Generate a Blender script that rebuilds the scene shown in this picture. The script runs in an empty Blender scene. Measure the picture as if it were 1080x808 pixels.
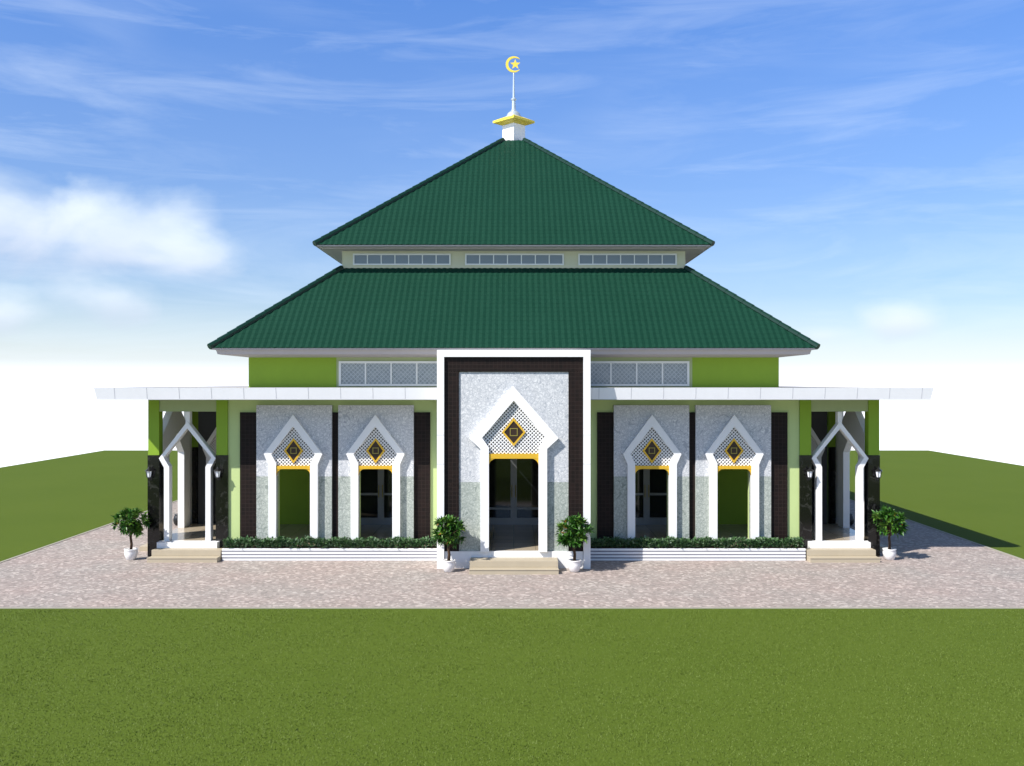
import bpy, bmesh, math, random
from mathutils import Vector, Matrix
R = math.radians
random.seed(7)
sc = bpy.context.scene
# ------------------------------------------------------------------ camera
CX = 0.0
cam_d = bpy.data.cameras.new("camera"); cam = bpy.data.objects.new("camera", cam_d)
sc.collection.objects.link(cam); sc.camera = cam
cam.location = (0, 0, 5.0); cam.rotation_euler = (R(90), 0, 0)
cam_d.lens = 33.33; cam_d.sensor_width = 36; cam_d.shift_x = -0.0017
cam_d.clip_end = 6000; cam_d.clip_start = 0.1
# ------------------------------------------------------------------ light
SUN = Vector((0.833, 0.625, -1.0)).normalized()      # direction of travel
el = math.asin(-SUN.z)
sd = bpy.data.lights.new("sun", 'SUN'); sd.energy = 4.6; sd.angle = R(0.5); sd.color = (1, 0.955, 0.9)
so = bpy.data.objects.new("sun", sd); sc.collection.objects.link(so)
so.rotation_euler = SUN.to_track_quat('-Z', 'Y').to_euler(); so.location = (-20, -10, 30)
w = bpy.data.worlds.new("World"); sc.world = w; w.use_nodes = True
nt = w.node_tree; N = nt.nodes; L = nt.links; N.clear()
def nn(tree, t, **k):
    n = tree.nodes.new(t)
    for a, b in k.items(): setattr(n, a, b)
    return n
def wm(op, a, b=None, c=None, clamp=False):
    n = N.new('ShaderNodeMath'); n.operation = op; n.use_clamp = clamp
    for i, v in enumerate((a, b, c)):
        if v is None: continue
        if isinstance(v, (int, float)): n.inputs[i].default_value = v
        else: L.new(v, n.inputs[i])
    return n.outputs[0]
def wmix(f, a, b, bt='MIX'):
    n = N.new('ShaderNodeMix'); n.data_type = 'RGBA'; n.blend_type = bt
    for s, v in ((n.inputs[0], f), (n.inputs[6], a), (n.inputs[7], b)):
        if isinstance(v, (int, float)): s.default_value = v
        elif isinstance(v, tuple): s.default_value = (*v, 1)
        else: L.new(v, s)
    return n.outputs[2]
sky = N.new('ShaderNodeTexSky'); sky.sky_type = 'NISHITA'; sky.sun_disc = False
sky.sun_elevation = el; sky.sun_rotation = math.atan2(-SUN.x, -SUN.y)
sky.air_density = 1.0; sky.dust_density = 0.6; sky.ozone_density = 2.0
tc = N.new('ShaderNodeTexCoord'); sp = N.new('ShaderNodeSeparateXYZ'); L.new(tc.outputs['Generated'], sp.inputs[0])
x, y, z = sp.outputs
hyp = wm('SQRT', wm('ADD', wm('MULTIPLY', x, x), wm('MULTIPLY', y, y)))
v = wm('DIVIDE', z, wm('MAXIMUM', hyp, 0.05))                 # tangent of the elevation
u = wm('ARCTAN2', x, y)                                       # azimuth from the building's axis
uv = N.new('ShaderNodeCombineXYZ'); L.new(u, uv.inputs[0]); L.new(v, uv.inputs[1])
def noise(scale, det=6, rough=.55, sx=1, sy=1, rz=0, dist=0, off=0):
    m = N.new('ShaderNodeMapping'); L.new(uv.outputs[0], m.inputs[0])
    m.inputs['Scale'].default_value = (sx, sy, 1); m.inputs['Rotation'].default_value = (0, 0, rz); m.inputs['Location'].default_value = (off, off*.7, off)
    n = N.new('ShaderNodeTexNoise'); L.new(m.outputs[0], n.inputs[0])
    n.inputs['Scale'].default_value = scale; n.inputs['Detail'].default_value = det; n.inputs['Roughness'].default_value = rough
    n.inputs['Distortion'].default_value = dist
    return n.outputs[0]
def ramp(f, stops):
    r = N.new('ShaderNodeValToRGB'); L.new(f, r.inputs[0])
    e = r.color_ramp.elements
    while len(e) < len(stops): e.new(0.5)
    for q, (p, c) in zip(e, stops): q.position = p; q.color = (c, c, c, 1) if isinstance(c, (int, float)) else (*c, 1)
    return r.outputs[0]
# deeper blue aloft, white humid air low down
tint = ramp(wm('MULTIPLY', v, 1.0, clamp=True), [(0, (.92, 1, 1.1)), (.09, (.64, .86, 1.18)), (.2, (.60, .90, 1.36)), (.40, (.72, 1.12, 1.74)), (.8, (.84, .88, .9))])
base = wmix(1.0, sky.outputs[0], tint, 'MULTIPLY')
hz = ramp(wm('ADD', v, 0.0, clamp=True), [(0, 1.0), (.012, 1.0), (.022, .62), (.05, .36), (.09, .20), (.2, .09), (.32, .04), (.45, .0)])
WHITE = (9.0, 9.6, 10.2)
base = wmix(hz, base, WHITE)
# cirrus
c1 = ramp(noise(3.2, 8, .62, 1.0, 5.5, R(-7), .6, 3.1), [(.46, 0), (.75, 1)])
c2 = ramp(noise(2.0, 3, .5, 1, 2, R(20), 0, 1.7), [(.38, 0), (.68, 1)])
c3 = ramp(noise(3.4, 8, .6, 1.0, 6.5, R(10), .8, 8.3), [(.48, 0), (.78, 1)])
cir = wm('MULTIPLY', wm('MAXIMUM', wm('MULTIPLY', c1, c2), wm('MULTIPLY', c3, .7)), .37)
base = wmix(cir, base, (8.0, 9.0, 10.2))
# low cumulus, each at its own bearing
fluff = noise(9, 6, .50, 1, 1.6, 0, .2, 0.4)
for (u0, v0, ru, rv, k) in ((-.52, .160, .11, .058, 1.0), (-.395, .146, .095, .060, 1.0), (-.335, .124, .06, .034, .9),
                            (-.40, .084, .060, .030, .95), (-.50, .066, .05, .024, .9), (.39, .062, .045, .026, 1.0),
                            (.315, .048, .035, .014, .6), (.53, .055, .04, .02, .5)):
    du = wm('DIVIDE', wm('SUBTRACT', u, u0), ru); dv = wm('DIVIDE', wm('SUBTRACT', v, v0), rv)
    d = wm('SQRT', wm('ADD', wm('MULTIPLY', du, du), wm('MULTIPLY', dv, dv)))
    m = wm('SUBTRACT', wm('ADD', 1.0, wm('MULTIPLY', wm('SUBTRACT', fluff, .5), 2.0)), d)
    m = wm('MULTIPLY', ramp(wm('MULTIPLY', m, 1.1, clamp=True), [(0, 0), (.3, .2), (.65, .58), (1, .78)]), k)
    shade = ramp(wm('ADD', wm('MULTIPLY', dv, .5), .5, clamp=True), [(0, (5.6, 6.0, 7.6)), (.45, (7.6, 8.3, 9.2)), (1, (8.4, 9.4, 9.8))])
    base = wmix(m, base, shade)
bg = N.new('ShaderNodeBackground'); bg.inputs[1].default_value = 0.078; L.new(base, bg.inputs[0])
wo = N.new('ShaderNodeOutputWorld'); L.new(bg.outputs[0], wo.inputs[0])
sc.view_settings.view_transform = 'Standard'; sc.view_settings.look = 'None'
sc.view_settings.gamma = 1; sc.view_settings.exposure = 0.62
sc.render.resolution_x = 1024; sc.render.resolution_y = 766

# ------------------------------------------------------------------ helpers
col = sc.collection
class MB:
    def __init__(s, T=None): s.bm = bmesh.new(); s.T = T or (lambda p: p)
    def v(s, p): return s.bm.verts.new(s.T(p))
    def hexa(s, P, mi=0):
        V = [s.v(p) for p in P]
        for f in ((0,1,2,3),(7,6,5,4),(0,4,5,1),(1,5,6,2),(2,6,7,3),(3,7,4,0)):
            s.bm.faces.new([V[i] for i in f]).material_index = mi
    def box(s, x0, x1, y0, y1, z0, z1, mi=0):
        s.hexa([(x0,y0,z0),(x1,y0,z0),(x1,y1,z0),(x0,y1,z0),(x0,y0,z1),(x1,y0,z1),(x1,y1,z1),(x0,y1,z1)], mi)
    def ring(s, outer, inner, y0, y1, mi=0, closed=False):      # outlines in (x, z), thickness y0..y1
        n = len(outer); m = n if closed else n-1
        for i in range(m):
            j = (i+1) % n
            o0, o1, i0, i1 = outer[i], outer[j], inner[i], inner[j]
            V = {}
            for k, yy in (('a', y0), ('b', y1)):
                V[k] = [s.v((p[0], yy, p[1])) for p in (o0, o1, i1, i0)]
            a, b = V['a'], V['b']
            F = [a, b[::-1], [a[0], b[0], b[1], a[1]], [a[2], b[2], b[3], a[3]]]
            if not closed and i == 0: F.append([a[3], b[3], b[0], a[0]])
            if not closed and i == m-1: F.append([a[1], b[1], b[2], a[2]])
            for f in F: s.bm.faces.new(f).material_index = mi
    def prism(s, pts, y0, y1, mi=0):
        a = [s.v((p[0], y0, p[1])) for p in pts]; b = [s.v((p[0], y1, p[1])) for p in pts]
        n = len(pts)
        s.bm.faces.new(a).material_index = mi; s.bm.faces.new(b[::-1]).material_index = mi
        for i in range(n): s.bm.faces.new([a[i], b[i], b[(i+1)%n], a[(i+1)%n]]).material_index = mi
    def lathe(s, prof, n=24, c=(0,0,0), mi=0, square=False):
        rings = []
        for r, z in prof:
            rings.append([s.v((c[0]+r*math.cos(2*math.pi*k/n + (math.pi/2 if n == 4 else 0)), c[1]+r*math.sin(2*math.pi*k/n + (math.pi/2 if n == 4 else 0)), c[2]+z)) for k in range(n)])
        for A, B in zip(rings, rings[1:]):
            for k in range(n): s.bm.faces.new([A[k], A[(k+1)%n], B[(k+1)%n], B[k]]).material_index = mi
        s.bm.faces.new(rings[0][::-1]).material_index = mi; s.bm.faces.new(rings[-1]).material_index = mi
    def tube(s, pts, rad, n=7, mi=0):
        rings = []
        for i, p in enumerate(pts):
            p = Vector(p); d = (Vector(pts[min(i+1, len(pts)-1)]) - Vector(pts[max(i-1, 0)])).normalized()
            a = d.cross(Vector((0, .3, 1)) if abs(d.z) < .9 else Vector((1, 0, 0))).normalized(); b = d.cross(a)
            rings.append([s.v(tuple(p + rad[i]*(a*math.cos(2*math.pi*k/n) + b*math.sin(2*math.pi*k/n)))) for k in range(n)])
        for A, B in zip(rings, rings[1:]):
            for k in range(n): s.bm.faces.new([A[k], A[(k+1)%n], B[(k+1)%n], B[k]]).material_index = mi
        s.bm.faces.new(rings[0][::-1]).material_index = mi; s.bm.faces.new(rings[-1]).material_index = mi
    def build(s, name, mats, parent=None, smooth=False, org=None, recalc=True, bevel=0, label=None):
        if recalc: bmesh.ops.recalc_face_normals(s.bm, faces=s.bm.faces)
        if bevel: bmesh.ops.bevel(s.bm, geom=s.bm.edges[:], offset=bevel, segments=1, affect='EDGES')
        if org is None: org = Vector(parent.get('_o', (0,0,0))) if parent else Vector((0,0,0))
        bmesh.ops.translate(s.bm, verts=s.bm.verts, vec=-Vector(org))
        me = bpy.data.meshes.new(name); s.bm.to_mesh(me); s.bm.free()
        for m in (mats if isinstance(mats, (list, tuple)) else [mats]): me.materials.append(m)
        if smooth:
            for p in me.polygons: p.use_smooth = True
        o = bpy.data.objects.new(name, me); col.objects.link(o)
        if parent:
            o.parent = parent; o['_o'] = tuple(org)
        else: o.location = org
        if label: o['label'] = label
        return o
def thing(name, label, cat, loc=(0,0,0), group=None, org=None):
    o = bpy.data.objects.new(name, None); col.objects.link(o); o.location = loc
    o.empty_display_size = .3
    o['label'] = label; o['category'] = cat; o['_o'] = tuple(org if org is not None else loc)
    if group: o['group'] = group
    return o
def copy_tree(o, parent=None):
    c = o.copy(); col.objects.link(c); c.parent = parent
    for ch in list(o.children): copy_tree(ch, c)
    return c
# ------------------------------------------------------------------ materials
class Mat:
    def __init__(s, name, colr=(.5,.5,.5), rough=.6, metal=0, spec=.5, coat=0):
        s.m = bpy.data.materials.new(name); s.m.use_nodes = True; s.t = s.m.node_tree
        s.b = s.t.nodes['Principled BSDF']; i = s.b.inputs
        i['Base Color'].default_value = (*colr, 1); i['Roughness'].default_value = rough; i['Metallic'].default_value = metal
        i['Specular IOR Level'].default_value = spec; i['Coat Weight'].default_value = coat
        s.tc = nn(s.t, 'ShaderNodeTexCoord')
    def l(s, a, b): s.t.links.new(a, b)
    def map(s, scale=(1,1,1), rot=(0,0,0)):
        m = nn(s.t, 'ShaderNodeMapping'); s.l(s.tc.outputs['Object'], m.inputs[0])
        m.inputs['Scale'].default_value = scale; m.inputs['Rotation'].default_value = rot
        return m.outputs[0]
    def noise(s, vec, scale, det=4, rough=.55, dist=0):
        n = nn(s.t, 'ShaderNodeTexNoise'); s.l(vec, n.inputs[0])
        n.inputs['Scale'].default_value = scale; n.inputs['Detail'].default_value = det; n.inputs['Roughness'].default_value = rough; n.inputs['Distortion'].default_value = dist
        return n.outputs[0]
    def ramp(s, f, stops, interp='LINEAR'):
        r = nn(s.t, 'ShaderNodeValToRGB'); s.l(f, r.inputs[0]); r.color_ramp.interpolation = interp
        e = r.color_ramp.elements
        while len(e) < len(stops): e.new(0.5)
        for q, (p, c) in zip(e, stops): q.position = p; q.color = (c, c, c, 1) if isinstance(c, (int, float)) else (*c, 1)
        return r.outputs[0]
    def mix(s, f, a, b, bt='MIX'):
        n = nn(s.t, 'ShaderNodeMix'); n.data_type = 'RGBA'; n.blend_type = bt
        for k, q in ((0, f), (6, a), (7, b)):
            if isinstance(q, (int, float)): n.inputs[k].default_value = q
            elif isinstance(q, tuple): n.inputs[k].default_value = (*q, 1)
            else: s.l(q, n.inputs[k])
        return n.outputs[2]
    def color(s, c): s.l(c, s.b.inputs['Base Color']); return s
    def bump(s, h, strength=.3, dist=.01):
        n = nn(s.t, 'ShaderNodeBump'); n.inputs['Strength'].default_value = strength; n.inputs['Distance'].default_value = dist
        s.l(h, n.inputs['Height']); s.l(n.outputs[0], s.b.inputs['Normal']); return s
def painted(name, c, rough=.6, var=.07, bump=.08, spec=.35):
    M = Mat(name, c, rough, spec=spec)
    a = M.noise(M.map(), .9, 5, .6); b = M.noise(M.map((1,1,.35)), 5.0, 5, .65)
    lo = tuple(q*(1-var) for q in c); hi = tuple(min(1, q*(1+var*.6)) for q in c)
    k = M.mix(.45, M.ramp(a, [(.3, lo), (.7, hi)]), M.ramp(b, [(.3, lo), (.7, hi)]))
    M.color(k); M.bump(M.noise(M.map(), 60, 3), bump, .004)
    return M.m
WHITEP = painted('white paint', (.80, .80, .79), .5, .05)
FASCIA = painted('white composite panel', (.78, .78, .80), .35, .04, .03)
JOINT = Mat('joint sealant', (.5, .5, .53), .7).m
GROOVE = Mat('grey groove', (.22, .22, .25), .7).m
SOFFIT = painted('grey white soffit', (.40, .38, .37), .7, .05)
LIME = painted('lime green paint', (.46, .57, .24), .65, .05)
PALE = painted('pale olive cream paint', (.33, .40, .20), .65, .05)
GREEN = painted('leaf green paint', (.215, .352, .020), .6, .06)
CREAM = painted('cream green paint', (.50, .52, .36), .65, .05)
STEP = painted('beige stone', (.42, .36, .26), .55, .07, .1)
ALU = Mat('grey aluminium', (.25, .26, .27), .4, .6).m
WFRAME = painted('white window frame', (.66, .70, .66), .45, .03, .02)
GOLD = Mat('gold paint', (.72, .43, .03), .38, .25).m
YELLOW = Mat('yellow paint', (.75, .58, .06), .45).m
DARKMET = Mat('black metal', (.012, .012, .012), .35).m
POTW = painted('white glazed pot', (.78, .76, .74), .35, .06)
SOIL = painted('soil', (.05, .035, .022), .95, .3, .5)
GRAYP = painted('grey paint', (.34, .34, .36), .6, .05)
M = Mat('frosted lamp glass', (.80, .82, .85), .35); LAMPG = M.m
M = Mat('dome metal', (.50, .56, .60), .35, .4); DOME = M.m
# glass
M = Mat('dark window glass', (.012, .015, .018), .06, spec=.6); DGLASS = M.m
M = Mat('blue grey window glass', (.16, .20, .215), .12, spec=.6); BGLASS = M.m
M = Mat('etched window glass', (.12, .15, .17), .25, spec=.6)
def diamonds(M, sc_):
    outs = []
    for r in (45, -45):
        wv = nn(M.t, 'ShaderNodeTexWave'); wv.bands_direction = 'X'; wv.wave_profile = 'TRI'
        m = nn(M.t, 'ShaderNodeMapping'); M.l(M.tc.outputs['Object'], m.inputs[0]); m.inputs['Rotation'].default_value = (0, R(r), 0)
        M.l(m.outputs[0], wv.inputs[0]); wv.inputs['Scale'].default_value = sc_; wv.inputs['Distortion'].default_value = 0
        outs.append(M.ramp(wv.outputs['Fac'], [(.78, 0), (.86, 1)]))
    return M.mix(1.0, outs[0], outs[1], 'LIGHTEN')
M.color(M.mix(diamonds(M, 3.2), M.ramp(M.noise(M.map(), 16, 3), [(.35, (.15, .19, .205)), (.65, (.24, .29, .295))]), (.34, .39, .395)))
EGLASS = M.m
# roof tiles
def roofm(ax):
    M = Mat('green roof tile ' + ax, (.005, .04, .022), .65, spec=.08)
    n1 = M.noise(M.map(), 14, 2); n2 = M.noise(M.map(), .6, 4)
    k = M.mix(.4, M.ramp(n1, [(.35, (.0050, .035, .020)), (.65, (.0080, .046, .027))]), M.ramp(n2, [(.3, (.0052, .034, .021)), (.7, (.0078, .043, .027))]))
    M.color(k); return M.m
ROOF = roofm('a')
RIDGE = painted('dark green ridge tile', (.0035, .030, .018), .4, .15)
# brown tile cladding with fine grid
M = Mat('dark brown tile', (.02, .011, .009), .55, spec=.15)
bk = nn(M.t, 'ShaderNodeTexBrick'); bk.offset = 0
mp = nn(M.t, 'ShaderNodeMapping'); M.l(M.tc.outputs['Object'], mp.inputs[0]); mp.inputs['Rotation'].default_value = (R(90), 0, 0)
M.l(mp.outputs[0], bk.inputs[0]); bk.inputs['Scale'].default_value = 1
for kx, q in (('Mortar Size', .006), ('Brick Width', .11), ('Row Height', .11), ('Mortar Smooth', .3), ('Bias', 0)): bk.inputs[kx].default_value = q
bk.inputs['Color1'].default_value = (.015, .0085, .007, 1); bk.inputs['Color2'].default_value = (.009, .006, .005, 1); bk.inputs['Mortar'].default_value = (.026, .018, .015, 1)
M.color(bk.outputs[0]); M.bump(bk.outputs['Fac'], .3, -.004); BROWN = M.m
# patterned stone: cool white swirls above, grey green below
def mosaic(name, a, b, c, sc_=4.0):
    M = Mat(name, a, .5, spec=.35)
    n = M.noise(M.map(), sc_, 3, .5, 2.2)
    r1 = M.ramp(n, [(.36, 0), (.42, 1), (.47, .15), (.53, .9), (.58, .1), (.66, .8)])
    vo = nn(M.t, 'ShaderNodeTexVoronoi'); M.l(M.map(), vo.inputs[0]); vo.inputs['Scale'].default_value = sc_*2.3; vo.feature = 'DISTANCE_TO_EDGE'
    r2 = M.ramp(vo.outputs['Distance'], [(.02, 0), (.14, 1)])
    k = M.mix(r1, b, a); k = M.mix(M.mix(.5, r2, r2), c, k) if False else M.mix(r2, M.mix(.55, k, c), k)
    M.color(k); M.bump(r1, .25, .006); return M.m
MOS_UP = mosaic('white patterned stone', (.72, .72, .715), (.36, .38, .41), (.36, .38, .405))
MOS_LO = mosaic('grey green patterned stone', (.50, .53, .48), (.22, .255, .225), (.21, .24, .215))
# black marble
M = Mat('black marble', (.006, .006, .006), .12, spec=.5)
M.color(M.ramp(M.noise(M.map(), 3, 6, .7, 1.5), [(.55, (.005, .005, .005)), (.62, (.03, .03, .028)), (.68, (.007, .007, .007))])); MARBLE = M.m
# floor tile
M = Mat('beige floor tile', (.42, .35, .25), .18, spec=.5)
bk = nn(M.t, 'ShaderNodeTexBrick'); bk.offset = 0; M.l(M.map(), bk.inputs[0]); bk.inputs['Scale'].default_value = 1
for kx, q in (('Mortar Size', .006), ('Brick Width', .6), ('Row Height', .6)): bk.inputs[kx].default_value = q
bk.inputs['Color1'].default_value = (.44, .37, .27, 1); bk.inputs['Color2'].default_value = (.39, .32, .23, 1); bk.inputs['Mortar'].default_value = (.2, .17, .13, 1)
M.color(bk.outputs[0]); FLOOR = M.m
# paving: small fanned setts, pinkish grey
M = Mat('pink grey paving setts', (.3, .26, .25), .8, spec=.25)
bk = nn(M.t, 'ShaderNodeTexBrick'); bk.offset = .5
wn = nn(M.t, 'ShaderNodeTexNoise'); M.l(M.tc.outputs['Object'], wn.inputs[0]); wn.inputs['Scale'].default_value = .55; wn.inputs['Detail'].default_value = 1
ad = nn(M.t, 'ShaderNodeVectorMath', operation='MULTIPLY_ADD'); M.l(wn.outputs['Color'], ad.inputs[0]); ad.inputs[1].default_value = (.9, .9, 0)
rt = nn(M.t, 'ShaderNodeMapping'); M.l(M.tc.outputs['Object'], rt.inputs[0]); rt.inputs['Rotation'].default_value = (0, 0, R(38)); M.l(rt.outputs[0], ad.inputs[2])
M.l(ad.outputs[0], bk.inputs[0]); bk.inputs['Scale'].default_value = 1
for kx, q in (('Mortar Size', .010), ('Brick Width', .17), ('Row Height', .085), ('Mortar Smooth', .4)): bk.inputs[kx].default_value = q
bk.inputs['Color1'].default_value = (.39, .325, .292, 1); bk.inputs['Color2'].default_value = (.28, .243, .22, 1); bk.inputs['Mortar'].default_value = (.22, .195, .182, 1)
vo = nn(M.t, 'ShaderNodeTexVoronoi'); M.l(M.map((1, 1, 0), (0, 0, R(30))), vo.inputs[0]); vo.inputs['Scale'].default_value = 13
sx = nn(M.t, 'ShaderNodeSeparateColor'); M.l(vo.outputs['Color'], sx.inputs[0])
n2 = M.noise(M.map(), .5, 3)
k = M.mix(.6, bk.outputs[0], M.ramp(sx.outputs[0], [(0, (.21, .184, .166)), (.4, (.30, .26, .235)), (.8, (.39, .34, .308)), (1, (.64, .565, .51))]))
k = M.mix(.5, k, M.mix(1.0, k, M.ramp(n2, [(.3, (1.08, .96, .93)), (.7, (.94, 1.0, .99))]), 'MULTIPLY'))
M.color(k); M.bump(bk.outputs['Fac'], .4, -.01); PAVE = M.m
# lawn
M = Mat('lawn', (.09, .14, .02), .95, spec=.1)
a = M.noise(M.map(), .22, 5, .6); b = M.noise(M.map((1, 3, 1)), 3.0, 5, .7); c = M.noise(M.map(), 38, 3, .7)
k = M.mix(.4, M.ramp(a, [(.3, (.070, .112, .010)), (.7, (.088, .130, .014))]), M.ramp(b, [(.3, (.060, .100, .008)), (.7, (.098, .140, .018))]))
k = M.mix(.35, k, M.ramp(c, [(.3, (.055, .088, .009)), (.7, (.115, .155, .024))]))
M.color(k); M.bump(c, .5, .03); LAWN = M.m
SANDW = painted('pale sandy ground', (.86, .86, .86), .9, .03)
KERB = painted('pale kerb', (.33, .31, .25), .8, .08)
def leafm(name, dark, light, rough=.4):
    M = Mat(name, dark, rough, spec=.4)
    n = M.noise(M.map(), 9, 3, .6)
    M.color(M.ramp(n, [(.32, dark), (.68, light)]))
    M.b.inputs['Transmission Weight'].default_value = 0
    return M.m
LEAF = leafm('glossy green leaf', (.014, .060, .006), (.055, .17, .018))
LEAF2 = leafm('light green leaf', (.05, .13, .012), (.12, .22, .03))
LEAFO = leafm('orange fruit and old leaves', (.40, .14, .03), (.5, .28, .05))
HLEAF = leafm('hedge leaf', (.020, .070, .020), (.09, .19, .06))
HLEAF2 = leafm('hedge leaf pale', (.07, .13, .07), (.16, .24, .13))
BLADE = leafm('grass blade', (.088, .130, .012), (.112, .158, .020), .7)
BARK = painted('brown bark', (.07, .04, .022), .9, .3, .6)

# ------------------------------------------------------------------ setting
C = 38.9                                          # the building's middle, metres from the camera
def sheet(name, x0, x1, y0, y1, z, m):
    b = MB(); V = [b.v(p) for p in ((x0,y0,z),(x1,y0,z),(x1,y1,z),(x0,y1,z))]; b.bm.faces.new(V)
    o = b.build(name, m, org=(0,0,0), recalc=False); o['kind'] = 'structure'; return o
sheet('ground', -3000, 3000, -3000, 3000, -.30, SANDW)
b = MB(); b.box(-30.4, 30.8, -20, 70.4, -.28, 0)
o = b.build('lawn', LAWN, org=(0,0,0)); o['kind'] = 'structure'
b = MB(); b.box(-14.2, 14.3, 21.05, 56.8, -.1, .004+.012)
o = b.build('paving', PAVE, org=(0,0,0)); o['kind'] = 'structure'
b = MB()
b.box(-14.29, 14.39, 21.0, 21.048, -.1, .018); b.box(-14.29, -14.202, 21.05, 56.8, -.1, .03); b.box(14.302, 14.39, 21.05, 56.8, -.1, .03)
o = b.build('kerb', KERB, org=(0,0,0)); o['kind'] = 'structure'

# short blades on the lawn in front of the paving: nobody could count them
import numpy as np
rg = np.random.default_rng(3)
NB = 230000
yy = 11.0+(20.93-11.0)*rg.random(NB); xx = (rg.random(NB)*2-1)*(yy*.56+.4)
clump = np.sin(xx*1.9+np.sin(yy*1.3)*2)*np.sin(yy*2.3+np.sin(xx*.8)*2)
hg = rg.uniform(.008, .022, NB)*(1+.25*clump); an = rg.uniform(0, 2*np.pi, NB); wd = rg.uniform(.004, .009, NB); la = rg.uniform(0, 2*np.pi, NB); lean = hg*rg.uniform(.3, 1.3, NB)
co = np.zeros((NB, 3, 3))
co[:, 0] = np.stack([xx-np.cos(an)*wd, yy-np.sin(an)*wd, np.zeros(NB)-.002], 1); co[:, 1] = np.stack([xx+np.cos(an)*wd, yy+np.sin(an)*wd, np.zeros(NB)-.002], 1)
co[:, 2] = np.stack([xx+np.cos(la)*lean, yy+np.sin(la)*lean, hg], 1)
me = bpy.data.meshes.new('grass'); me.vertices.add(NB*3); me.vertices.foreach_set('co', co.ravel())
me.loops.add(NB*3); me.loops.foreach_set('vertex_index', np.arange(NB*3)); me.polygons.add(NB); me.polygons.foreach_set('loop_start', np.arange(NB)*3); me.polygons.foreach_set('loop_total', np.full(NB, 3))
me.update(); me.validate(); me.materials.append(BLADE)
g = bpy.data.objects.new('grass', me); col.objects.link(g); g['kind'] = 'stuff'; g['label'] = 'short mown green grass on the lawn in front of the paving'; g['category'] = 'grass'

# ------------------------------------------------------------------ the mosque
PZ = .47                                          # veranda floor
mq = thing('mosque', 'white and lime green mosque with a two tiered dark green tiled roof', 'mosque', (0, C, 0))
W = 8.5; MY = 30.4                                # half width of the prayer hall, its front wall
# floor slab
b = MB(); b.box(-8.0, 8.0, 27.26, C, 0, PZ); 
b2 = MB()
b2.box(-10.5, -8.0, 27.22, C, 0, PZ); b2.box(8.0, 10.5, 27.22, C, 0, PZ)
b.bm.free()
b = MB(); b.box(-10.5, 10.5, 27.24, 50.6, 0, PZ); b2.bm.free()
b.box(-1.86, 1.86, 25.60, 27.238, 0, PZ-.003)
b.build('platform', FLOOR, mq)
b = MB(); b.box(-1.862, 1.862, 25.50, 25.598, 0, PZ+.002); b.build('plinth', WHITEP, mq)
for s in (-1, 1):
    b = MB()
    b.box(min(s*8.43, s*10.14), max(s*8.43, s*10.14), 26.93, 27.19, 0, PZ)
    b.box(min(s*8.535, s*10.18), max(s*8.535, s*10.18), 27.192, 27.238, 0, PZ+.002)
    b.build('plinth', WHITEP, mq)
# steps
def steps(x0, x1, y0, y1, y2, xa=None, xb=None):
    b = MB(); b.box(x0, x1, y0, y2, 0, .145); b.box(xa if xa is not None else x0, xb if xb is not None else x1, y1, y2, .147, .31)
    # slim nosings
    b.box(x0-.01, x1+.01, y0-.015, y0+.03, .125, .149)
    return b.build('step', STEP, mq, bevel=.004)
steps(-1.16, 1.17, 24.67, 24.97, 25.498)
steps(-10.17, -8.23, 26.30, 26.62, 26.928); steps(8.23, 10.17, 26.30, 26.62, 26.928)
# side steps of the galleries
for s in (-1, 1):
    b = MB(lambda p, s=s: (s*p[0], p[1], p[2])); b.box(10.502, 11.1, 28.1, 30.0, 0, .15); b.box(10.502, 10.8, 28.1, 30.0, .152, .31); b.build('step', STEP, mq)
# hall walls: one shell of four walls
UW = .18
b = MB(); b.box(-W, W, MY, MY+UW, PZ, 5.86); b.box(-W, W, 2*C-MY-UW, 2*C-MY, PZ, 5.86)
b.box(-W, -W+UW, MY+UW, 2*C-MY-UW, PZ, 5.86); b.box(W-UW, W, MY+UW, 2*C-MY-UW, PZ, 5.86)
b.build('wall', GREEN, mq)
# pale band above the canopy with etched windows, all four sides
def side_T(k):                                    # rotate a front-built piece about the hall's centre
    a = k*math.pi/2; ca, sa = math.cos(a), math.sin(a)
    return lambda p: (ca*p[0]-sa*(p[1]-C), sa*p[0]+ca*(p[1]-C)+C, p[2])
def window(T, x0, x1, y, z0, z1, cols, rows, fm, gm, fw=.06, dep=.05, parent=mq, name='window'):
    b = MB(T)
    b.box(x0, x1, y-dep, y, z0, z0+fw); b.box(x0, x1, y-dep, y, z1-fw, z1)
    b.box(x0, x0+fw, y-dep, y, z0+fw, z1-fw); b.box(x1-fw, x1, y-dep, y, z0+fw, z1-fw)
    w_ = (x1-x0-fw)/cols; h_ = (z1-z0-fw)/rows
    for i in range(1, cols): xx = x0+fw/2+i*w_; b.box(xx-fw*.35, xx+fw*.35, y-dep+.008, y, z0+fw, z1-fw)
    for i in range(1, rows): zz = z0+fw/2+i*h_; b.box(x0+fw, x1-fw, y-dep+.012, y, zz-fw*.35, zz+fw*.35)
    f = b.build(name, fm, parent)
    b = MB(T); b.box(x0+fw, x1-fw, y-.015, y-.004, z0+fw, z1-fw); b.build('pane', gm, f)
    return f
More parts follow.
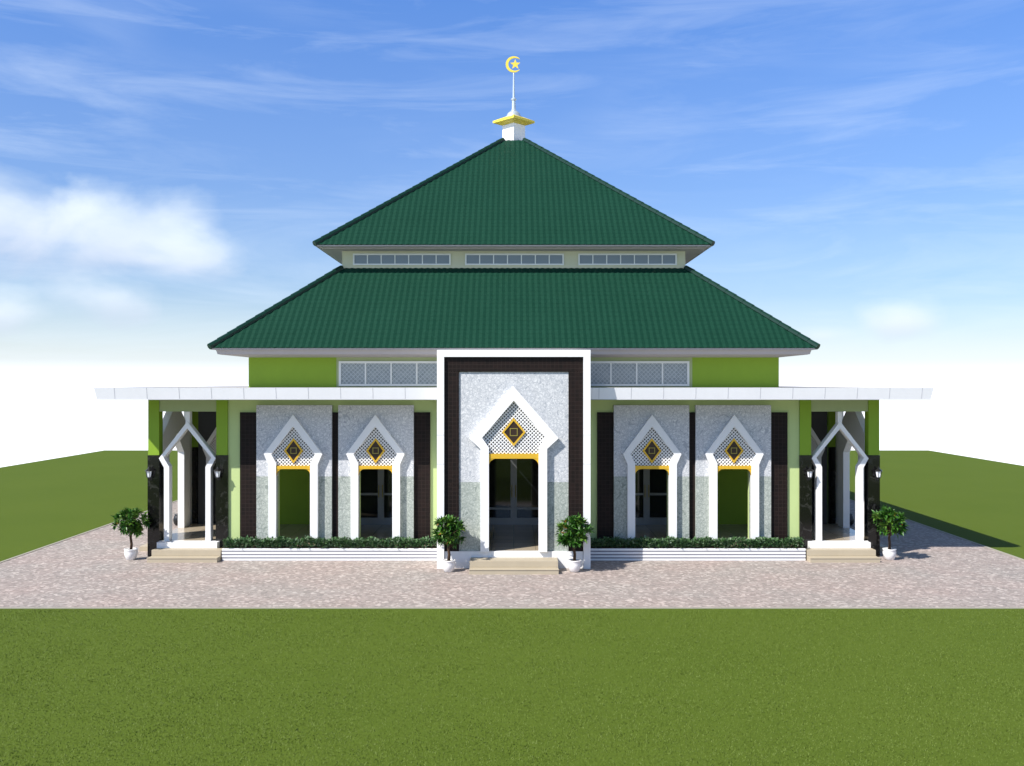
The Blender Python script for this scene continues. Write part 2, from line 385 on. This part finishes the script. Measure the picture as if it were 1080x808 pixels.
for k in range(4):
    T = side_T(k)
    b = MB(T)
    if k == 0: b.box(-5.68, 5.72, MY-.02, MY-.002, 4.872, 5.855)
    else: b.box(-5.68, 5.72, MY-.02, MY-.002, 4.872, 5.855)
    b.build('wall_band', PALE, mq)
    if k == 0:
        window(T, -5.60, -2.25, MY-.022, 4.90, 5.70, 4, 1, WFRAME, EGLASS, .07)
        window(T, 2.25, 5.62, MY-.022, 4.90, 5.70, 4, 1, WFRAME, EGLASS, .07)
    else:
        window(T, -5.60, -.3, MY-.022, 4.90, 5.70, 6, 1, WFRAME, EGLASS, .07)
        window(T, .3, 5.62, MY-.022, 4.90, 5.70, 6, 1, WFRAME, EGLASS, .07)
        for xx in (-5, 0, 5):
            window(T, xx-.9, xx+.9, MY-.022, PZ+.5, 3.2, 2, 2, ALU, DGLASS, .07)
# upper clerestory
W3 = 5.96
b = MB(); y0 = C-W3; y1 = C+W3
b.box(-W3, W3, y0, y0+.15, 8.7, 9.66); b.box(-W3, W3, y1-.15, y1, 8.7, 9.66)
b.box(-W3, -W3+.15, y0+.15, y1-.15, 8.7, 9.66); b.box(W3-.15, W3, y0+.15, y1-.15, 8.7, 9.66)
b.build('upper_wall', CREAM, mq)
for k in range(4):
    T = side_T(k)
    for xa, xb in ((-5.58, -2.19), (-1.69, 1.74), (2.24, 5.66)):
        window(T, xa, xb, y0-.003, 9.09, 9.49, 7, 1, WFRAME, BGLASS, .05)
# roofs: courses of pressed tiles modelled as stepped, ribbed strips
def roof(name, We, ze, Wt, zt, courses, top=False):
    slope = (zt-ze)/(We-Wt)
    b = MB(); ln = math.hypot(1, slope); nrm = Vector((0, -slope/ln, 1/ln))
    for k in range(4):
        T = side_T(k); b.T = T
        for i in range(courses):
            f0 = i/courses; f1 = (i+1)/courses
            w0 = We+(Wt-We)*f0; w1 = We+(Wt-We)*f1
            z0 = ze+(zt-ze)*f0; z1 = ze+(zt-ze)*f1
            n = max(2, int(w0*2/.075)); prev = None
            step = .05; ks = int(w0/step)
            xs = [-w0] + [q*step for q in range(-ks, ks+1)] + [w0]
            for xx in xs:
                h = .010*math.cos(2*math.pi*xx/.20)
                xt = max(-w1, min(w1, xx))
                lo = Vector((xx, C-w0, z0)) + nrm*(.012+h); hi = Vector((xt, C-w1, z1)) + nrm*(.008+h)
                fo = Vector((xx, C-w0, z0)) - nrm*.0
                a = [b.v(tuple(lo)), b.v(tuple(hi)), b.v(tuple(fo))]
                if prev:
                    try: b.bm.faces.new([prev[0], a[0], a[1], prev[1]])
                    except ValueError: pass
                    b.bm.faces.new([prev[2], a[2], a[0], prev[0]])
                prev = a
    o = b.build(name, ROOF, mq, recalc=False)
    # hip tiles
    for k in range(4):
        b = MB(side_T(k)); n = max(4, int((We-Wt)*1.56/.36))
        for i in range(n):
            f0 = i/n; f1 = (i+1.12)/n
            P = lambda f, e: (-(We+(Wt-We)*f), C-(We+(Wt-We)*f), ze+(zt-ze)*f+e)
            b.tube([P(f0, .035), P(min(f1, 1), .025)], [.10, .092], 8)
        b.build('hip_tiles', RIDGE, o)
    return o
lr = roof('lower_roof', 9.46, 6.09, 5.965, 8.985, 19)
ur = roof('upper_roof', 6.76, 9.69, 0.42, 14.85, 34)
# soffits, fascia boards
def soffit(We, ze, Ww, zw, zf, parent, hf):
    b = MB()
    for k in range(4):
        b.T = side_T(k); a = We-.20
        b.hexa([(-We+.03, C-We+.03, ze-.05), (We-.03, C-We+.03, ze-.05), (a, C-a, ze-.05), (-a, C-a, ze-.05),
                (-We+.03, C-We+.03, ze-.005), (We-.03, C-We+.03, ze-.005), (a, C-a, ze-.005), (-a, C-a, ze-.005)])
        # gutter board
        b.hexa([(-a, C-a, ze-hf), (a, C-a, ze-hf), (a-.05, C-a+.05, ze-hf), (-a+.05, C-a+.05, ze-hf),
                (-a-.04, C-a-.04, ze-.052), (a+.04, C-a-.04, ze-.052), (a-.05, C-a+.05, ze-.052), (-a+.05, C-a+.05, ze-.052)])
        c_ = a-.052
        b.hexa([(-c_, C-c_, zf-.04), (c_, C-c_, zf-.04), (Ww+.002, C-Ww-.002, zw-.04), (-Ww-.002, C-Ww-.002, zw-.04),
                (-c_, C-c_, zf), (c_, C-c_, zf), (Ww+.002, C-Ww-.002, zw), (-Ww-.002, C-Ww-.002, zw)])
    b.build('soffit', SOFFIT, parent)
soffit(9.46, 6.09, W, 5.86, 5.93, lr, .19)
soffit(6.76, 9.69, W3, 9.62, 9.63, ur, .07)
# ceiling inside roof so no light leaks
b = MB(); b.box(-W+.2, W-.2, MY+.2, 2*C-MY-.2, 5.80, 5.85); b.box(-W3+.16, W3-.16, y0+.16, y1-.16, 9.5, 9.55); b.build('ceiling', WHITEP, mq)
# finial
az = 14.78
fin = MB(); fin.lathe([(.465, az-.35), (.465, az+.84)], 4, (0, C, 0)); fin = fin.build('finial', WHITEP, mq)
b = MB(); b.lathe([(.50, az+.78), (.86, az+.88), (.86, az+.97), (.30, az+1.16)], 4, (0, C, 0)); b.build('cap_plate', YELLOW, fin)
b = MB(); b.lathe([(.33, az+1.06), (.36, az+1.12)]+[(.30*math.cos(t*math.pi/16), az+1.12+.27*math.sin(t*math.pi/16)) for t in range(0, 8)], 28, (0, C, 0)); b.build('dome', DOME, fin, smooth=True)
b = MB(); zz = az+1.38
b.lathe([(.12, zz-.04), (.12, zz+.02), (.085, zz+.06), (.07, zz+.42), (.11, zz+.45), (.11, zz+.49), (.05, zz+.55), (.03, zz+1.5), (.015, zz+1.62)], 14, (0, C, 0)); b.build('spire', DOME, fin, smooth=False)
zc = 5+336*.0389
b = MB(); n = 28; outer = []; inner = []
for i in range(n+1):
    a = R(42) + R(276)*i/n
    outer.append((.33*math.cos(a), zc+.33*math.sin(a)))
    t = i/n; th = .095*math.sin(math.pi*t)**.7+.012
    inner.append(((.33-th)*math.cos(a), zc+(.33-th)*math.sin(a)))
b.ring(outer, inner, C-.03, C+.03); b.build('crescent', YELLOW, fin)
b = MB(); pts = []
for i in range(10):
    r = .215 if i % 2 == 0 else .088; a = R(90)+i*math.pi/5
    pts.append((.06+r*math.cos(a), zc+.0+r*math.sin(a)))
b.prism(pts, C-.025, C+.025); b.build('star', YELLOW, fin)
b = MB(); b.tube([(-.0, C, zz+1.55), (-.0, C, zc-.31)], [.015, .015], 6); b.build('stem', DOME, fin)
# canopy: flat slab round the hall
CT, CB, CO, CF = 4.87, 4.57, 11.5, 25.95
PX = 2.06                                         # half width of the portal block
def slab(x0, x1, y0, y1): can.box(x0, x1, y0, y1, CB, CT-.02)
can = MB()
can.box(-CO+.06, -PX-.001, CF+.06, MY-.002, CB, CT-.012); can.box(PX+.001, CO-.06, CF+.06, MY-.002, CB, CT-.012)
bk_y = 2*C-MY
can.box(-CO+.06, -W-.001, MY-.001, bk_y, CB, CT-.012); can.box(W+.001, CO-.06, MY-.001, bk_y, CB, CT-.012)
can.box(-CO+.06, CO-.06, bk_y+.001, 2*C-CF-.06, CB, CT-.012)
can = can.build('canopy', SOFFIT, mq)
b = MB()
def fasc(x0, x1):
    b.hexa([(x0+(.06 if x0 < -11 else 0), CF+.06, CB-.01), (x1-(.06 if x1 > 11 else 0), CF+.06, CB-.01), (x1-(.1 if x1 > 11 else 0), CF+.10, CB-.01), (x0+(.1 if x0 < -11 else 0), CF+.10, CB-.01),
            (x0, CF, CT), (x1, CF, CT), (x1-(.1 if x1 > 11 else 0), CF+.10, CT), (x0+(.1 if x0 < -11 else 0), CF+.10, CT)])
for k in range(4):
    b.T = side_T(k)
    # side faces use the hall's own depth as their half width
    if k == 0: fasc(-CO, -PX-.001); fasc(PX+.001, CO)
b.T = lambda p: p
yb = 2*C-CF
for s in (-1, 1):
    b.hexa([(s*(CO-.06), CF+.10, CB-.01), (s*(CO-.06), yb-.10, CB-.01), (s*(CO-.10), yb-.1, CB-.01), (s*(CO-.10), CF+.1, CB-.01),
            (s*CO, CF+.10, CT), (s*CO, yb-.10, CT), (s*(CO-.10), yb-.1, CT), (s*(CO-.10), CF+.1, CT)])
b.hexa([(-CO+.06, yb-.06, CB-.01), (CO-.06, yb-.06, CB-.01), (CO-.1, yb-.1, CB-.01), (-CO+.1, yb-.1, CB-.01), (-CO, yb, CT), (CO, yb, CT), (CO-.1, yb-.1, CT), (-CO+.1, yb-.1, CT)])
fa = b.build('fascia', FASCIA, can)
b = MB(); xx = -CO+.56
while xx < CO:
    if abs(xx) > PX+.05:
        b.hexa([(xx-.008, CF+.055, CB), (xx+.008, CF+.055, CB), (xx+.008, CF+.07, CB), (xx-.008, CF+.07, CB), (xx-.008, CF-.003, CT+.001), (xx+.008, CF-.003, CT+.001), (xx+.008, CF+.03, CT+.001), (xx-.008, CF+.03, CT+.001)])
    xx += .885
b.box(-CO+.055, -PX-.002, CF+.056, CF+.075, CB-.03, CB-.012); b.box(PX+.002, CO-.055, CF+.056, CF+.075, CB-.03, CB-.012)
b.build('panel_joints', JOINT, can)
# front veranda wall (lime) with openings at the four bays
FY = 27.25; FT = .15
BAYS = [(-6.28, 0, 0), (-3.94, 0, 0)]
LEG, OPN = .70, .485
for s in (-1, 1):
    b = MB()
    for xa, xb in ((PX+.001, 3.94-OPN), (3.94+OPN, 6.28-OPN), (6.28+OPN, 8.21)): b.box(min(s*xa, s*xb), max(s*xa, s*xb), FY, FY+FT, PZ, CB)
    for cx in (3.94, 6.28): b.box(s*cx-OPN, s*cx+OPN, FY, FY+FT, 2.6, CB)
    vw = b.build('veranda_wall', LIME, mq)
    for xa, xb in ((2.395, 2.862), (5.018, 5.202), (7.358, 7.853)):
        b = MB(); b.box(min(s*xa, s*xb), max(s*xa, s*xb), FY-.06, FY-.002, PZ, 4.16); b.build('brown_tile_strip', BROWN, mq)
# ------- ogee arches
def arch_frame(T, name, parent, legO, legI, kO, kI, zl, zlI, zk, zkI, za, zaI, y0, y1, zb=PZ, mat=WHITEP):
    outer = [(-legO, zb), (-legO, zl), (-kO, zk), (0, za), (kO, zk), (legO, zl), (legO, zb)]
    inner = [(-legI, zb), (-legI, zlI), (-kI, zkI), (0, zaI), (kI, zkI), (legI, zlI), (legI, zb)]
    b = MB(T); b.ring(outer, inner, y0, y1); bmesh.ops.remove_doubles(b.bm, verts=b.bm.verts, dist=.0005)
    return b.build(name, mat, parent)
def clip(p, q, poly):                             # segment inside convex polygon
    t0, t1 = 0, 1; d = (q[0]-p[0], q[1]-p[1]); n = len(poly)
    ar = sum(poly[i][0]*poly[(i+1)%n][1]-poly[(i+1)%n][0]*poly[i][1] for i in range(n))
    for i in range(n):
        a, c = poly[i], poly[(i+1)%n]; e = (c[0]-a[0], c[1]-a[1]); sg = 1 if ar > 0 else -1
        nx, nz = -e[1]*sg, e[0]*sg
        num = nx*(p[0]-a[0])+nz*(p[1]-a[1]); den = nx*d[0]+nz*d[1]
        if abs(den) < 1e-9:
            if num < 0: return None
        else:
            t = -num/den
            if den > 0: t0 = max(t0, t)
            else: t1 = min(t1, t)
    if t0 >= t1: return None
    return (p[0]+d[0]*t0, p[1]+d[1]*t0), (p[0]+d[0]*t1, p[1]+d[1]*t1)
def fill(T, arch, legI, kI, zlI, zk, zaI, zbar, hbar, dz, dw, dh, y, pitch):
    """lattice, medallion and gold bracket bar inside an arch; y is the plane of the backing"""
    poly = [(-legI, zbar), (legI, zbar), (legI, zlI), (kI, zk), (0, zaI), (-kI, zk), (-legI, zlI)]
    cv = [(-legI, zbar), (legI, zbar), (kI, zk), (0, zaI), (-kI, zk)]
    b = MB(T); b.prism(poly, y, y+.04); b.build('lattice_backing', MESHD, arch)
    b = MB(T); wd = pitch*.125
    for sgn in (1, -1):
        k = -60
        while k < 60:
            o = k*pitch; k += 1
            r = clip((-3, zbar+o-3*sgn+1.2), (3, zbar+o+3*sgn+1.2), cv)
            if not r: continue
            (xa, za_), (xb, zb_) = r
            if math.hypot(xb-xa, zb_-za_) < .03: continue
            h = wd*1.414/1.0
            yy = y-.03 if sgn > 0 else y-.026
            b.hexa([(xa, yy, za_-h), (xb, yy, zb_-h), (xb, y-.002, zb_-h), (xa, y-.002, za_-h), (xa, yy, za_+h), (xb, yy, zb_+h), (xb, y-.002, zb_+h), (xa, y-.002, za_+h)])
    b.build('lattice', WHITEP, arch)
    b = MB(T); b.ring([(-dw, dz), (0, dz+dh), (dw, dz), (0, dz-dh)], [(-dw+.06, dz), (0, dz+dh-.075), (dw-.06, dz), (0, dz-dh+.075)], y-.07, y-.032, closed=True)
    med = b.build('medallion', GOLD, arch)
    b = MB(T); b.prism([(-dw+.06, dz), (0, dz+dh-.075), (dw-.06, dz), (0, dz-dh+.075)], y-.05, y-.034); b.build('medallion_plate', PLATE, arch)
    q = dw*.33
    b = MB(T); b.ring([(-q, dz-q), (q, dz-q), (q, dz+q), (-q, dz+q)], [(-q+.022, dz-q+.022), (q-.022, dz-q+.022), (q-.022, dz+q-.022), (-q+.022, dz+q-.022)], y-.062, y-.051, closed=True)
    b.build('medallion_square', GOLDD, arch)
    # bracket bar with rounded corners
    b = MB(T); b.box(-legI, legI, y-.10, y+.04, zbar-hbar, zbar)
    rr = min(.20, legI*.38)
    for s in (-1, 1):
        pts = [(s*legI, zbar-hbar-.001), (s*legI, zbar-hbar-rr)]
        for t in range(7):
            a = t/6*math.pi/2
            pts.append((s*(legI-rr*(1-math.cos(a))), zbar-hbar-rr+rr*math.sin(a)*.995))
        p2 = [pts[0]] + [pts[1]] + pts[3:]
        b.prism(p2, y-.09, y+.02)
    b.build('bracket_bar', GOLD, arch)
SHADEGREY = painted('shade darkened panel grey', (.055, .055, .055), .6, .1)  # end panel colour, darkened to carry the shade of the gallery
MESHD = Mat('dark mesh backing', (.07, .068, .065), .7).m
PLATE = Mat('dark bronze plate', (.035, .016, .008), .4, .2).m
GOLDD = Mat('dull gold', (.30, .24, .05), .4, .4).m
def tile_panel(T, x0, x1, o, z0, zt, zo, y0, y1, zsplit, parent, cx=0):
    b = MB(T)
    b.box(x0, cx-o, y0, y1, zsplit, zt); b.box(cx+o, x1, y0, y1, zsplit, zt); b.box(cx-o, cx+o, y0, y1, zo, zt)
    p = b.build('patterned_panel', MOS_UP, parent)
    for xa, xb in ((x0, cx-o), (cx+o, x1)):
        b = MB(T); b.box(xa, xb, y0, y1, z0, zsplit-.002)
        b.build('lower_panel', MOS_LO, p, label='grey green patterned stone below the white stone')
ZS = 2.33
for s in (-1, 1):
    for cx, xl, xr in BAYS:
        cx *= s; T = lambda p, cx=cx: (p[0]+cx, p[1], p[2])
        tile_panel(T, -1.077, 1.077, OPN, PZ, 4.366, 2.60, 27.10, 27.247, ZS, mq)
        a = arch_frame(T, 'arch', mq, LEG, OPN, .83, .62, 2.68, 2.72, 2.98, 2.97, 4.10, 3.76, 26.965, 27.098)
        fill(T, a, OPN, .62, 2.72, 2.97, 3.76, 2.64, .09, 3.07, .27, .36, 27.09, .10)
# ------- portal
PF = 25.43
por = MB()
por.box(-PX, -PX+.19, PF, FY-.002, 0, 5.70); por.box(PX-.19, PX, PF, FY-.002, 0, 5.70)
por.box(-PX, PX, PF, FY-.002, 5.702, 5.89)
por.box(-PX, PX, FY, MY-.03, 4.9, 5.85)
por = por.build('portal', WHITEP, mq)
b = MB()
for s in (-1, 1):
    for zz_ in (3.60, 2.82):
        b = MB(); b.box(s*(PX-.095)-.096, s*(PX-.095)+.096, PF-.003, PF+.02, zz_, zz_+.012); b.build('panel_joint', JOINT, por)
BX = 1.87; PIX = 1.475
b = MB(); b.box(-BX+.003, -PIX-.003, PF+.08, PF+.16, PZ, 5.30); b.box(PIX+.003, BX-.003, PF+.08, PF+.16, PZ, 5.30); b.box(-BX+.003, BX-.003, PF+.08, PF+.16, 5.302, 5.698)
b.build('brown_tile_surround', BROWN, por)
T0 = lambda p: p
tile_panel(T0, -PIX, PIX, .69, PZ+.003, 5.30, 3.12, PF+.12, PF+.26, ZS, mq)
pa = arch_frame(T0, 'arch', mq, .895, .667, 1.204, .85, 3.235, 3.27, 3.52, 3.53, 4.906, 4.53, PF-.03, PF+.118, zb=PZ+.003)
fill(T0, pa, .667, .85, 3.27, 3.53, 4.53, 3.10, .13, 3.68, .32, .38, PF+.11, .10)
# portal vestibule lining and dark side reveals
b = MB(); b.box(-1.868, -.70, PF+.262, PF+.30, PZ, 5.0); b.box(.70, 1.868, PF+.262, PF+.30, PZ, 5.0); b.box(-.70, .70, PF+.262, PF+.30, 3.14, 5.0)
b.build('lining', GRAYP, por)
# ------- doors behind
def glass_door(cx, half, z1, zm, n, mat=ALU):
    T = lambda p: (p[0]+cx, p[1], p[2]); y = MY-.003
    b = MB(T); fw = .09
    b.box(-half, -half+fw, y-.08, y, PZ, z1); b.box(half-fw, half, y-.08, y, PZ, z1); b.box(-half+fw, half-fw, y-.08, y, z1-fw, z1)
    b.box(-.10, .10, y-.085, y, PZ, z1-fw); b.box(-half+fw, -.10, y-.075, y, PZ, PZ+.22); b.box(.10, half-fw, y-.075, y, PZ, PZ+.22)
    b.box(-half+fw, -.10, y-.07, y, zm, zm+.07); b.box(.10, half-fw, y-.07, y, zm, zm+.07)
    d = b.build('door', mat, mq)
    b = MB(T); b.box(-half+fw, -.102, y-.03, y-.02, PZ+.22, z1-fw); b.box(.102, half-fw, y-.03, y-.02, PZ+.22, z1-fw); b.build('pane', DGLASS, d)
    b = MB(T)
    for s in (-1, 1): b.tube([(s*.06, y-.14, 1.35), (s*.06, y-.14, 1.75)], [.015, .015], 8); b.box(s*.06-.01, s*.06+.01, y-.14, y-.08, 1.40, 1.42); b.box(s*.06-.01, s*.06+.01, y-.14, y-.08, 1.68, 1.70)
    b.build('handle', GOLDD, d)
    return d
glass_door(0, 1.05, 2.9, .95, 2)
glass_door(-4.25, .95, 2.9, 1.41, 2); glass_door(4.25, .95, 2.9, 1.41, 2)
# ------- corner porticos
def portico(s):
    T = lambda p: (s*p[0], p[1], p[2])
    for (xa, xb, ya, yb_) in ((10.18, 10.49, 27.2, 27.5), (8.213, 8.535, 27.2, 27.5), (10.16, 10.49, 30.6, 30.93)):
        b = MB(T); b.box(xa, xb, ya, yb_, 2.93, CB-.001); p = b.build('post', GREEN, mq)
        b = MB(T); b.box(xa-.012, xb+.012, ya-.012, yb_+.012, 0, 2.928); b.build('marble_cladding', MARBLE, p)
    b = MB(T)
    b.box(8.537, 10.178, 27.23, 27.46, 4.18, CB-.002)      # front beam
    b.box(10.20, 10.45, 27.503, 30.597, 4.18, CB-.002)     # outer side beam
    b.box(8.25, 8.49, 27.503, 30.38, 4.18, CB-.002)        # inner side beam
    b.build('beam', PALE, mq)
    cx = s*9.357; Tf = lambda p: (p[0]+cx, p[1], p[2])
    a = arch_frame(Tf, 'arch', mq, .665, .52, .815, .68, 2.57, 2.60, 2.84, 2.86, 3.90, 3.70, 27.17, 27.42, zb=PZ+.004)
    b = MB(Tf); b.box(-.06, .06, 27.20, 27.40, 3.84, 4.178); b.build('stub', WHITEP, a)
    # outer side arch between two white piers
    Ts = lambda p: (s*p[1], 29.0+p[0], p[2])
    b = MB(Ts)
    outer = [(-1.14, PZ+.004), (-1.14, 3.5), (-.07, 4.40), (.07, 4.40), (1.14, 3.5), (1.14, PZ+.004)]
    inner = [(-.63, PZ+.004), (-.63, 2.84), (-.02, 3.46), (.02, 3.46), (.63, 2.84), (.63, PZ+.004)]
    b.ring(outer, inner, 10.30, 10.50); bmesh.ops.remove_doubles(b.bm, verts=b.bm.verts, dist=.0005)
    a = b.build('arch', WHITEP, mq)
    for ya, yb_ in ((27.515, 27.858), (30.142, 30.585)):
        b = MB(T); b.box(10.385, 10.485, ya, yb_, PZ+.004, 4.178); b.build('pier', WHITEP, mq)
    # closed end of the side gallery: panel coloured dark for its shade, with its own small latticed arch
    Tg = lambda p: (s*9.30+p[0], p[1], p[2])
    b = MB(Tg)
    b.box(-.85, -.42, 30.5, 30.6, PZ, CB-.002); b.box(.42, .78, 30.5, 30.6, PZ, CB-.002) if s > 0 else b.box(.42, .80, 30.5, 30.6, PZ, CB-.002)
    b.box(-.42, .42, 30.5, 30.6, 2.60, CB-.002)
    b.build('end_wall', SHADEGREY, mq)
    a = arch_frame(Tg, 'arch', mq, .56, .42, .68, .52, 2.62, 2.66, 2.90, 2.93, 3.95, 3.70, 30.38, 30.498)
    fill(Tg, a, .42, .52, 2.66, 2.93, 3.70, 2.64, .09, 3.10, .25, .33, 30.48, .085)
    b = MB(Tg); b.box(-.85, .78, 30.64, 30.68, PZ, CB-.002); b.build('pane', DGLASS, mq)
    # further gallery posts along the side and back
    for yy in (34.3, 38.0, 41.7, 45.4, 50.2):
        b = MB(T); b.box(10.16, 10.49, yy, yy+.33, 2.93, CB-.001); p = b.build('post', GREEN, mq)
        b = MB(T); b.box(10.148, 10.502, yy-.012, yy+.342, 0, 2.928); b.build('marble_cladding', MARBLE, p)
portico(-1); portico(1)
for xx in (-7, -3.5, 0, 3.5, 7):
    b = MB(); b.box(xx-.16, xx+.16, 50.2, 50.53, 2.93, CB-.001); p = b.build('post', GREEN, mq)
    b = MB(); b.box(xx-.172, xx+.172, 50.19, 50.54, 0, 2.928); b.build('marble_cladding', MARBLE, p)

# ------------------------------------------------------------------ planters and hedges
def leafquad(b, c, d, up, ln, wd, mi, fold=.25):
    d = d.normalized(); sd_ = d.cross(up)
    if sd_.length < 1e-3: sd_ = Vector((1, 0, 0))
    sd_.normalize(); nr = sd_.cross(d)
    p = [c, c+d*ln*.45+sd_*wd*.5+nr*wd*fold, c+d*ln-nr*ln*.12, c+d*ln*.45-sd_*wd*.5+nr*wd*fold]; mid = c+d*ln*.5
    V = [b.v(tuple(q)) for q in p]; m_ = b.v(tuple(mid))
    b.bm.faces.new([V[0], V[1], m_]).material_index = mi; b.bm.faces.new([m_, V[1], V[2]]).material_index = mi
    b.bm.faces.new([V[0], m_, V[3]]).material_index = mi; b.bm.faces.new([m_, V[2], V[3]]).material_index = mi
def rv():
    while True:
        q = Vector((random.uniform(-1,1), random.uniform(-1,1), random.uniform(-1,1)))
        if .05 < q.length < 1: return q
def planter(x0, x1, label, hlabel):
    y0_, y1_ = 26.60, 26.955; g = 'long planters along the front wall'
    pl = thing('planter', label, 'planter', ((x0+x1)/2, 26.78, 0), g)
    b = MB(); H = .374
    b.box(x0+.012, x1-.012, y0_+.012, y1_-.012, 0, H-.02)
    q = .072
    for i in range(4): b.box(x0, x1, y0_, y1_, .020+i*.092, .020+i*.092+.052)
    b.build('box', [WHITEP], pl)
    b = MB()
    for i in range(3): b.box(x0+.006, x1-.006, y0_+.006, y0_+.0115, .020+i*.092+.053, .020+i*.092+.091)
    b.build('groove_strips', GROOVE, pl)
    b = MB(); b.box(x0+.03, x1-.03, y0_+.03, y1_-.03, H-.018, H-.004); b.build('soil', SOIL, pl)
    hd = MB(); n = int((x1-x0)*1100)
    for i in range(n):
        cx = random.uniform(x0+.04, x1-.04); hh = .225+.025*math.sin(cx*7.3)+.02*math.sin(cx*17.1+1)
        cy = random.uniform(y0_-.0, y1_-.02); cz = H-.02+hh*random.random()**.8
        d = rv(); d.z = abs(d.z)*.8+.1; d.y -= .2
        leafquad(hd, Vector((cx, cy, cz)), d, Vector((random.uniform(-.4,.4), random.uniform(-.4,.4), 1)), random.uniform(.06, .11), random.uniform(.035, .06), 1 if random.random() < .3 else 0)
    for i in range(int((x1-x0)*9)):
        cx = x0+.05+i/9.0
        if cx > x1-.03: break
        for q_ in range(3):
            e = rv()*.09; hd.tube([(cx, 26.78, H-.02), (cx+e.x, 26.78+e.y, H+.20)], [.006, .003], 4)
    h = hd.build('hedge', [HLEAF, HLEAF2], None, org=((x0+x1)/2, 26.78, H-.01), recalc=False)
    h['label'] = hlabel; h['category'] = 'hedge'; h['group'] = 'low hedges in the front planters'
planter(-8.19, -PX-.01, 'long white planter with grey grooves left of the tall entrance portal', 'low green hedge in the planter left of the tall entrance portal')
planter(PX+.01, 8.19, 'long white planter with grey grooves right of the tall entrance portal', 'low green hedge in the planter right of the tall entrance portal')

# ------------------------------------------------------------------ potted trees
def potted_tree(seed, loc, label, kw):
    random.seed(seed)
    t = thing('potted_tree', label, 'potted tree', loc, 'small trees in white pots before the mosque', org=(0,0,0))
    b = MB(); b.lathe([(.10, 0), (.13, .015), (.17, .13), (.185, .21), (.17, .27), (.185, .285), (.185, .31), (.15, .31), (.145, .27)], 20); b.build('pot', POTW, t, smooth=True)
    b = MB(); b.lathe([(.148, .255), (.148, .275)], 16); b.build('soil', SOIL, t)
    b = MB(); b.tube([(0,0,.26), (.012,.01,.45), (-.008,0,.62), (.01,0,.78), (0,0,.98)], [.045, .038, .034, .030, .018], 8)
    cz = 1.02; tips = []
    for i in range(34):
        a = i*2.4+random.uniform(-.3,.3); e = random.uniform(-.75, 1.4); r = random.uniform(.26, .36)*kw
        st = Vector((0, 0, random.uniform(.60, .92)))
        en = Vector((r*math.cos(a)*math.cos(e), r*math.sin(a)*math.cos(e), cz+r/kw*1.0*math.sin(e)))
        md = (st+en)/2+Vector((0,0,.02)); b.tube([tuple(st), tuple(md), tuple(en)], [.011, .008, .004], 5); tips.append((en, (en-st).normalized()))
        if random.random() < .75: tips.append((md, (en-st).normalized()))
    b.build('trunk', BARK, t, smooth=True)
    b = MB()
    for en, dr in tips:
        mi0 = 0 if random.random() < .72 else 1
        for k in range(17):
            d = dr*.55+rv()*.95; d.z -= .10
            leafquad(b, en+rv()*.035, d, Vector((0,0,1))+rv()*.5, random.uniform(.13, .22), random.uniform(.055, .085), 2 if random.random() < .007 else mi0)
    b.build('crown', [LEAF, LEAF2, LEAFO], t, recalc=False)
    return t
potted_tree(1, (-10.80, 26.75, .016), 'small bushy tree in a white pot outside the left portico steps', 1.25)
potted_tree(2, (-1.72, 25.05, .016), 'small round tree in a white pot left of the central entrance steps', 1.22)
potted_tree(3, (1.60, 25.05, .016), 'small round tree in a white pot right of the central entrance steps', 1.22)
potted_tree(4, (10.60, 26.75, .016), 'small bushy tree in a white pot outside the right portico steps', 1.25)
# small black round objects of unknown kind on the paving beside the galleries
for s, lb in ((-1, 'small round black object on the paving seen through the left portico'), (1, 'small round black object on the paving seen through the right portico')):
    b = MB(); b.lathe([(.09, 0), (.15, .08), (.17, .20), (.14, .32), (.11, .36), (.13, .40), (.10, .40), (.09, .33)], 18)
    o = b.build('black_object', DARKMET, None, smooth=True, org=(0,0,0)); o.location = (s*11.75, 33.2, .016)
    o['label'] = lb; o['category'] = 'pot'; o['group'] = 'black objects beside the galleries'
# ------------------------------------------------------------------ wall lanterns
LG = 'white glass lanterns on the black posts'
def lantern():
    t = thing('wall_lantern', '', 'lantern', (0,0,0), LG, org=(0,0,0))
    b = MB(); b.box(-.045, .045, -.02, 0, -.12, .10); b.tube([(0,-.02,-.06), (0,-.07,-.10), (0,-.13,-.08), (0,-.14,-.03)], [.012]*4, 6); b.build('bracket', DARKMET, t)
    b = MB(); b.lathe([(.045,-.02), (.055,0), (.082,.15), (.085,.155)], 6, (0,-.14,0)); b.build('glass_shade', LAMPG, t)
    b = MB(); b.lathe([(.115,.157), (.11,.17), (.03,.23), (.02,.26), (.012,.28)], 6, (0,-.14,0)); b.lathe([(.03,-.06), (.06,-.03), (.06,-.018)], 6, (0,-.14,0))
    for k in range(6):
        a = 2*math.pi*k/6; b.tube([(.058*math.cos(a), -.14+.058*math.sin(a), -.02), (.088*math.cos(a), -.14+.088*math.sin(a), .158)], [.006, .006], 4)
    b.build('cage', DARKMET, t)
    return t
L0 = lantern()
for i, (xx, lb) in enumerate(((-10.41, 'white glass wall lantern on the outer black post of the left portico'), (-8.45, 'white glass wall lantern on the inner black post of the left portico'),
                              (8.45, 'white glass wall lantern on the inner black post of the right portico'), (10.41, 'white glass wall lantern on the outer black post of the right portico'))):
    o = L0 if i == 0 else copy_tree(L0)
    o.location = (xx, 27.186, 2.33); o['label'] = lb
for o in bpy.data.objects:
    if '_o' in o: del o['_o']
